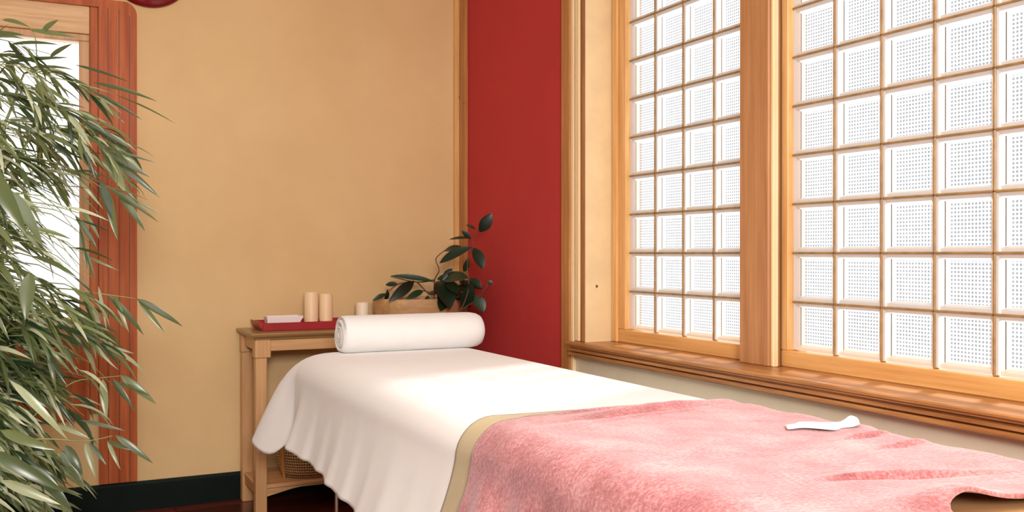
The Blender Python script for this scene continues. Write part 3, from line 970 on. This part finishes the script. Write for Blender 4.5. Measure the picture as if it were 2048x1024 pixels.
# white sheet: closed drape round the head end
def sheet():
    RS, RC = 0.095, 0.20            # shoulder radius, corner radius
    base = []                       # (x, y, nx, ny, flare, length)
    ya, yb = 1.45, BY1
    n1 = 120
    for i in range(n1 + 1):         # left side, from foot to head
        y = ya + (yb - RC - ya) * i / n1
        d = (yb - RC) - y
        fl = sidefold(y) * (1 - 0.75 * math.exp(-(d / .05) ** 2)) + 0.02 * math.exp(-((d - .13) / .05) ** 2)
        base.append((BX0, y, -1, 0, fl, 0.310 + 0.040 * (3.5 - y) - 0.012 * math.exp(-(d / .1) ** 2)))
    n2 = 34
    for i in range(1, n2):          # head-left corner: cone of cloth with deep folds
        a = PI / 2 * i / n2
        nx, ny = -math.cos(a), math.sin(a)
        pk = math.exp(-((math.degrees(a) - 38) / 15) ** 2)
        vl = math.exp(-((math.degrees(a) - 8) / 7) ** 2)
        fl = 0.035 + 0.165 * pk - 0.03 * vl
        lp = math.exp(-((math.degrees(a) - 24) / 9) ** 2)
        base.append((BX0 + RC + nx * RC, yb - RC + ny * RC, nx, ny, fl, 0.310 + 0.055 * lp + .02 * pk))
    n3 = 40
    for i in range(n3 + 1):         # head end
        x = BX0 + RC + (BX1 - BX0 - 2 * RC) * i / n3
        base.append((x, yb, 0, 1, 0.03 + 0.012 * math.sin(x * 40), 0.34))
    for i in range(1, n2):          # head-right corner
        a = PI / 2 * i / n2
        nx, ny = math.sin(a), math.cos(a)
        base.append((BX1 - RC + nx * RC, yb - RC + ny * RC, nx, ny, 0.03 + 0.05 * math.sin(2 * a), 0.30))
    for i in range(n1 + 1):         # right side
        y = yb - RC - (yb - RC - ya) * i / n1
        base.append((BX1, y, 1, 0, sidefold(y) * .6, 0.30))
    zt = ZP + 0.010
    rows = []
    for t in (0.0, .2, .4, .6, .8, 1.0):   # top: from the spine outwards
        row = []
        for x, y, nx, ny, fl, ln in base:
            ex, ey = x - nx * RS, y - ny * RS
            cx, cy = BCX, min(y, yb - 0.39)
            px, py = cx + (ex - cx) * t, cy + (ey - cy) * t
            row.append((px, py, zt + crest(px, py)))
        rows.append(row)
    for k in range(1, 9):                  # rounded shoulder
        a = PI / 2 * k / 8
        w_ = [0.34 * min(1, 2.5 * abs(nx * ny)) * fl * (k / 8) ** 1.6 for x, y, nx, ny, fl, ln in base]
        rows.append([(x - nx * RS + nx * (RS * math.sin(a) + w), y - ny * RS + ny * (RS * math.sin(a) + w), zt - RS + RS * math.cos(a)) for (x, y, nx, ny, fl, ln), w in zip(base, w_)])
    K = 26
    for k in range(1, K + 1):              # hanging skirt
        h = k / K
        row = []
        for x, y, nx, ny, fl, ln in base:
            cn = min(1, 2.5 * abs(nx * ny))
            o_ = fl * (0.35 * h + 0.65 * h ** 1.5) * (1 - cn) + cn * fl * (0.34 + 0.66 * h ** 0.85)
            row.append((x + nx * o_, y + ny * o_, zt - RS - (ln - RS) * h))
        rows.append(row)
    m = MB(); m.open = True
    nb = len(base)
    m.add([p for r in rows for p in r], [(i * nb + j, i * nb + j + 1, (i + 1) * nb + j + 1, (i + 1) * nb + j) for i in range(len(rows) - 1) for j in range(nb - 1)])
    return m


o = sheet().build('bed_sheet', 'sheet', smooth=True, origin=(BCX, 2.6, ZP), thick=-0.002, weld=0.0004)
tag(o, 'white cotton sheet draped over the head half of the massage table', 'sheet')


def strip(edge, foot, zoff, loff, ln, wave=0.0, extra=None, ny=90, mat='fleece', bulge=0.0):
    """cloth laid across the table: edge(q), foot(q) give the y of its two borders along the cross profile q (0 left hem .. 1 right hem)"""
    RS = 0.095
    x0, x1 = BX0 - loff, BX1 + loff
    zt = ZP + 0.010 + zoff
    prof = []                       # (kind, q along, data)
    K = 26
    for k in range(K, 0, -1):
        prof.append(('L', k / K))
    for k in range(8, -1, -1):
        prof.append(('l', PI / 2 * k / 8))
    NT_ = 46
    for k in range(1, NT_):
        prof.append(('T', k / NT_))
    for k in range(0, 9):
        prof.append(('r', PI / 2 * k / 8))
    for k in range(1, 11):
        prof.append(('R', k / 10))
    m = MB(); m.open = True
    np_ = len(prof)
    vs = []
    for i in range(ny + 1):
        t = i / ny
        for kd, val in prof:
            h = val if kd == 'L' else 0
            xn = 0
            if kd == 'T':
                xn = val
            elif kd in 'rR':
                xn = 1
            ye, yf = edge(h, xn), foot(h, xn)
            y = ye + (yf - ye) * t
            if kd == 'L':
                hh = h * (ln - RS) / 0.285
                o_ = sidefold(y) * (0.35 * hh + 0.65 * hh ** 1.5 if hh < 1 else 1 + 1.1 * (hh - 1) * .6) + wave * min(1, 2.2 * h) * (0.5 - 0.5 * math.cos(2 * PI * (1.96 - y - 0.25 * h) / 0.19)) * min(1, abs(y - 1.96) * 9) + bulge * h
                p = [x0 - o_, y, zt - RS - (ln - RS) * h]
            elif kd == 'l':
                p = [x0 + RS - RS * math.sin(val), y, zt - RS + RS * math.cos(val)]
            elif kd == 'T':
                p = [x0 + RS + (x1 - x0 - 2 * RS) * val, y, zt]
            elif kd == 'r':
                p = [x1 - RS + RS * math.sin(val), y, zt - RS + RS * math.cos(val)]
            else:
                p = [x1 + sidefold(y) * .6 * val, y, zt - RS - (.32 - RS) * val]
            if extra:
                dz = extra(p[0], p[1], kd, val)
                p[2] += dz[0]; p[0] += dz[1]
            vs.append(tuple(p))
    fs = [(i * np_ + j, i * np_ + j + 1, (i + 1) * np_ + j + 1, (i + 1) * np_ + j) for i in range(ny) for j in range(np_ - 1)]
    m.add(vs, fs)
    return m


def khaki_edge(h, xn):
    return 2.045 + 0.02 * h - 0.05 * xn


o = strip(khaki_edge, lambda h, xn: 1.62, 0.004, 0.006, 0.50, ny=40).build('linen_cloth', 'khaki', smooth=True, origin=(BCX, 1.9, ZP), thick=-0.002)
tag(o, 'khaki linen cloth showing as a band between white sheet and rose blanket', 'cloth')


def ridge(x, y, cx, cy, lx, sy, h, slope=0.0):
    d = (y - cy) - slope * (x - cx)
    return h * math.exp(-((x - cx) / lx) ** 2) * math.exp(-(d / sy) ** 2)


def blanket_extra(x, y, kd, val):
    top = 1.0 if kd in 'Tlr' else 0.0
    fade = top
    dz = 0.0
    for cx, cy, lx, sy, h, sl in ((1.36, 1.925, .20, .020, .012, .12), (1.22, 1.955, .16, .010, .006, .02), (1.30, 1.875, .22, .014, -.007, .10), (1.30, 1.845, .2, .012, .005, .10),
                                  (1.53, 1.43, .05, .006, -.008, .1), (1.53, 1.445, .07, .010, .006, .1), (1.54, 1.335, .07, .006, -.008, .12), (1.54, 1.35, .08, .010, .006, .12),
                                  (1.31, 1.140, .12, .007, -.014, -.30), (1.31, 1.158, .14, .014, .009, -.30),
                                  (1.62, 1.52, .04, .03, .006, 0)):
        dz += ridge(x, y, cx, cy, lx, sy, h, sl)
    dz += 0.0035 * noise.noise(Vector((x * 6, y * 9, 1.3))) + 0.0015 * noise.noise(Vector((x * 22, y * 22, 4.3)))
    dz *= fade
    # lifted fold at the foot border
    dz += ridge(x, y, 1.22, 0.985, .085, .06, .032) * top
    dx = 0.0
    if kd == 'L':
        dx = -0.004 * noise.noise(Vector((y * 14, val * 5, 2.0))) * min(1, val * 4)
    return dz, dx


def blanket_edge(h, xn):
    return 1.935 + 0.02 * h + 0.055 * xn + 0.010 * math.sin(xn * 5.5 + .4)


def blanket_foot(h, xn):
    s = 1 / (1 + math.exp(-(xn - 0.25) / 0.028))
    return 0.60 + 0.37 * s + 0.008 * math.sin(xn * 14)


o = strip(blanket_edge, blanket_foot, 0.012, 0.014, 0.54, wave=0.048, extra=blanket_extra, ny=170).build('fleece_blanket', 'fleece', smooth=True, origin=(BCX, 1.4, ZP), thick=-0.007)
tag(o, 'rose pink fleece blanket spread over the foot half of the massage table', 'blanket')

# ---------------------------------------------------------------- rolled towel
TR, TXa, TXb = 0.0735, 1.058, 1.655
ty, tz = 3.60, ZP + .0125
m = MB(); m.open = False
seg = 72
prof = []
# profile along x: (x, radius factor); left end with rolled lip and sunk spiral, right end rounded
left = [(0.004, .06), (0.003, .16), (0.002, .24), (0.0, .32), (0.0, .40), (0.0, .48), (-.001, .55), (-.002, .62), (-.004, .70), (-.004, .77), (-.002, .84), (.004, .93), (.014, .985), (.030, 1.0)]
right = [(-.075, 1.0), (-.05, .985), (-.028, .93), (-.012, .82), (-.003, .62), (0, .35), (0.001, .12)]
xs = [(TXa + d, f, 'e') for d, f in left]
for i in range(1, 30):
    xs.append((TXa + .03 + (TXb - .075 - TXa - .03) * i / 30, 1.0, 'b'))
xs += [(TXb + d, f, 'r') for d, f in right]
vs = []
for x, f, kd in xs:
    for j in range(seg):
        a = 2 * PI * j / seg
        rr_ = TR * f
        # soft, slightly flattened underside; outer flap step along the roll
        yy, z_ = math.cos(a) * rr_ * 1.06, math.sin(a) * rr_
        z_ = max(z_, -TR * 0.93 * (0.25 + 0.75 * f) if f > .3 else z_)
        wob = 0.0018 * noise.noise(Vector((x * 14, math.cos(a) * 2, math.sin(a) * 2)))
        dx = 0
        if kd == 'e':
            turn = (f * 3.3 - a / (2 * PI)) % 1.0
            dx = 0.020 * math.exp(-((turn - .5) / .17) ** 2) * (1 if f < .9 else .1) + (0.010 if f < .4 else 0)
        vs.append((x + dx, ty + yy * (1 + wob * 8), tz + TR * 0.93 + z_ * (1 + wob * 8)))
n = len(xs)
fs = [(i * seg + j, i * seg + (j + 1) % seg, (i + 1) * seg + (j + 1) % seg, (i + 1) * seg + j) for i in range(n - 1) for j in range(seg)]
fs.append(tuple(range((n - 1) * seg, n * seg)))
m.add(vs, fs)
tw = m.build('rolled_towel', 'towel', smooth=True, origin=(1.31, ty, tz))
tag(tw, 'white terry towel rolled up across the head of the massage table', 'towel')
# inner coil: spiral band of cloth inside the end
m = MB(); m.open = True
vs, fs = [], []
NS = 90
for i in range(NS + 1):
    t = i / NS
    a = t * 2 * PI * 2.3 + 2.6
    r = TR * (0.06 + 0.34 * t)
    for x in (TXa - .003, TXa + .05):
        vs.append((x, ty + 1.05 * r * math.cos(a), tz + TR * .93 + r * math.sin(a)))
for i in range(NS):
    fs.append((i * 2, i * 2 + 1, i * 2 + 3, i * 2 + 2))
m.add(vs, fs)
m.build('inner_coil', 'towel', tw, smooth=True, thick=0.008)

# ---------------------------------------------------------------- white tissue on the blanket
m = MB(); m.open = True
NX, NY = 24, 6
vs = []
for i in range(NX + 1):
    t = i / NX
    cx = 1.425 + 0.165 * t
    cy = 1.555 + 0.005 * math.sin(t * 6) - 0.035 * t
    w = 0.040 * math.sin(PI * min(1, t * 0.93 + .04)) ** 0.6 * (1 - .35 * math.sin(t * 11))
    for j in range(NY + 1):
        s = j / NY * 2 - 1
        z = ZP + .0355 + 0.0015 * math.sin(t * 9 + s) - .008 + 0.017 * math.exp(-((t - .93) / .07) ** 2) * (1 - s * s * .6) * (1 if s > -.9 else .4)
        vs.append((cx + .008 * s, cy + w * s, z))
fs = [(i * (NY + 1) + j, i * (NY + 1) + j + 1, (i + 1) * (NY + 1) + j + 1, (i + 1) * (NY + 1) + j) for i in range(NX) for j in range(NY)]
m.add(vs, fs)
o = m.build('crumpled_tissue', 'napkin', smooth=True, origin=(1.5, 1.54, ZP + .03), thick=0.0015)
tag(o, 'small crumpled white tissue lying on the rose blanket towards the window sill', 'tissue')

# ---------------------------------------------------------------- bamboo
bb = empty('bamboo_plant', (-0.32, 3.30, 0), 'tall leafy bamboo plant in front of the bright left window', 'plant')
m = MB()
m.lathe([(0.13, 0), (0.15, .01), (0.185, .26), (0.195, .30), (0.195, .33), (0.18, .33), (0.172, .29), (0.01, .285)], (-0.32, 3.30, 0), 48)
m.build('pot', 'pot_clay', bb, smooth='auto')
m = MB(); m.lathe([(0.170, .28), (0.168, .298), (0.1, .305), (0.005, .307)], (-0.32, 3.30, 0), 32); m.build('soil', 'soil', bb, smooth=True)
rnd = random.Random(11)
fol = MB(); fol.open = True
tips = []
culms = [(-.40, 3.38, -.50, 3.35, 1.9), (-.32, 3.36, -.18, 3.45, 1.76), (-.26, 3.32, -.02, 3.42, 1.72), (-.28, 3.24, -.12, 3.15, 1.68),
         (-.23, 3.28, 0.03, 3.30, 1.60), (-.36, 3.22, -.42, 3.0, 1.7), (-.30, 3.20, -.10, 3.02, 1.3), (-.24, 3.22, 0.00, 3.16, 1.05)]


def spray(m, p, d, nleaf, L, lf=None):
    """leaf cluster round the twig end p, twig direction d"""
    lf = lf or fol
    for q in range(nleaf):
        a = rnd.uniform(-1, 1)
        dd = Vector(d).normalized() * rnd.uniform(.5, 1.1) + Vector((rnd.uniform(-.25, .85), rnd.uniform(-.5, .4), rnd.uniform(-.95, .12)))
        dd.normalize()
        pz, px = p[2] + dd.z * L * .5, p[0] + dd.x * L * .5
        # thin spots in the crown
        if .98 < pz < 1.33 and px > -.06 and rnd.random() < (.93 if px > .06 else .72):
            continue
        if .60 < pz < .80 and px > .10 and rnd.random() < .7:
            continue
        if pz > 1.33 and rnd.random() < .18:
            continue
        ll = L * rnd.uniform(.6, 1.25)
        b = Vector(p) - Vector(d).normalized() * rnd.uniform(0, .06)
        nn = Vector((rnd.uniform(-.5, .3), rnd.uniform(-1, .2), rnd.uniform(.2, 1.2)))
        tn = 1.0 if rnd.random() < .14 else min(.9, max(0.0, rnd.gauss(.38, .34)))
        lf.leaf(b, b + dd * ll, ll * rnd.uniform(.075, .13), nrm=nn, droop=rnd.uniform(.05, .3), fold=.3, n=5, tone=tn)


for ci, (bx, by, tx, ty_, h) in enumerate(culms):
    m = MB()
    pts, rr = [], []
    N = 16
    for i in range(N + 1):
        t = i / N
        s = t * t
        x = bx + (tx - bx) * s
        y = by + (ty_ - by) * s
        pts.append(Vector((x, y, 0.29 + (h - .29) * t)))
        rr.append(0.011 * (1 - t) + 0.003)
    # swollen nodes
    p2, r2 = [], []
    for i, (p, r) in enumerate(zip(pts, rr)):
        if 0 < i < N:
            dz = Vector((0, 0, .006))
            p2 += [p - dz, p, p + dz]; r2 += [r, r * 1.3, r]
        else:
            p2.append(p); r2.append(r)
    m.tube(p2, r2, 8)
    br = m
    for i in range(3, N + 1):
        nbr = 4
        for b in range(nbr):
            ang = rnd.uniform(0, 2 * PI) if b < 2 else rnd.uniform(-1.2, .9)
            # reach: longer around middle height
            zc = pts[i].z
            reach = rnd.uniform(.12, .33)
            dirv = Vector((math.cos(ang), math.sin(ang) * .75, rnd.uniform(.1, .75)))
            seg_ = []
            for q in range(5):
                u = q / 4
                seg_.append(pts[i] + dirv * reach * u + Vector((0, 0, -0.22 * u * u * reach / .3)))
            if max(p.y for p in seg_) > 4.3:
                continue
            br.tube(seg_, [.0024, .002, .0016, .0012, .0008], 4)
            for q in (2, 3, 4):
                spray(None, seg_[q], seg_[q] - seg_[q - 1], 3 if q < 4 else 5, .122)
    m.build('culm', 'culm', bb, smooth=True)

for leaves, stems in SPRIGS:
    for x0, y0, z0, x1, y1, z1, w in leaves:
        fol.leaf((x0, y0, z0), (x1, y1, z1), w, nrm=(rnd.uniform(-.4, .2), -1, rnd.uniform(.1, .7)), droop=rnd.uniform(.03, .15), fold=.25, n=7, tone=rnd.choice([.1, .2, .3, .5, .8]))
    for s in stems:
        pth = smooth_path(s)
        m = MB()
        m.tube(pth, [.0028 - .0018 * i / len(pth) for i in range(len(pth))], 5)
        m.build('twig', 'culm', bb, smooth=True)
fol.build('foliage', 'bamboo_leaf', bb, smooth=True)
print('foliage faces', len(fol.f))
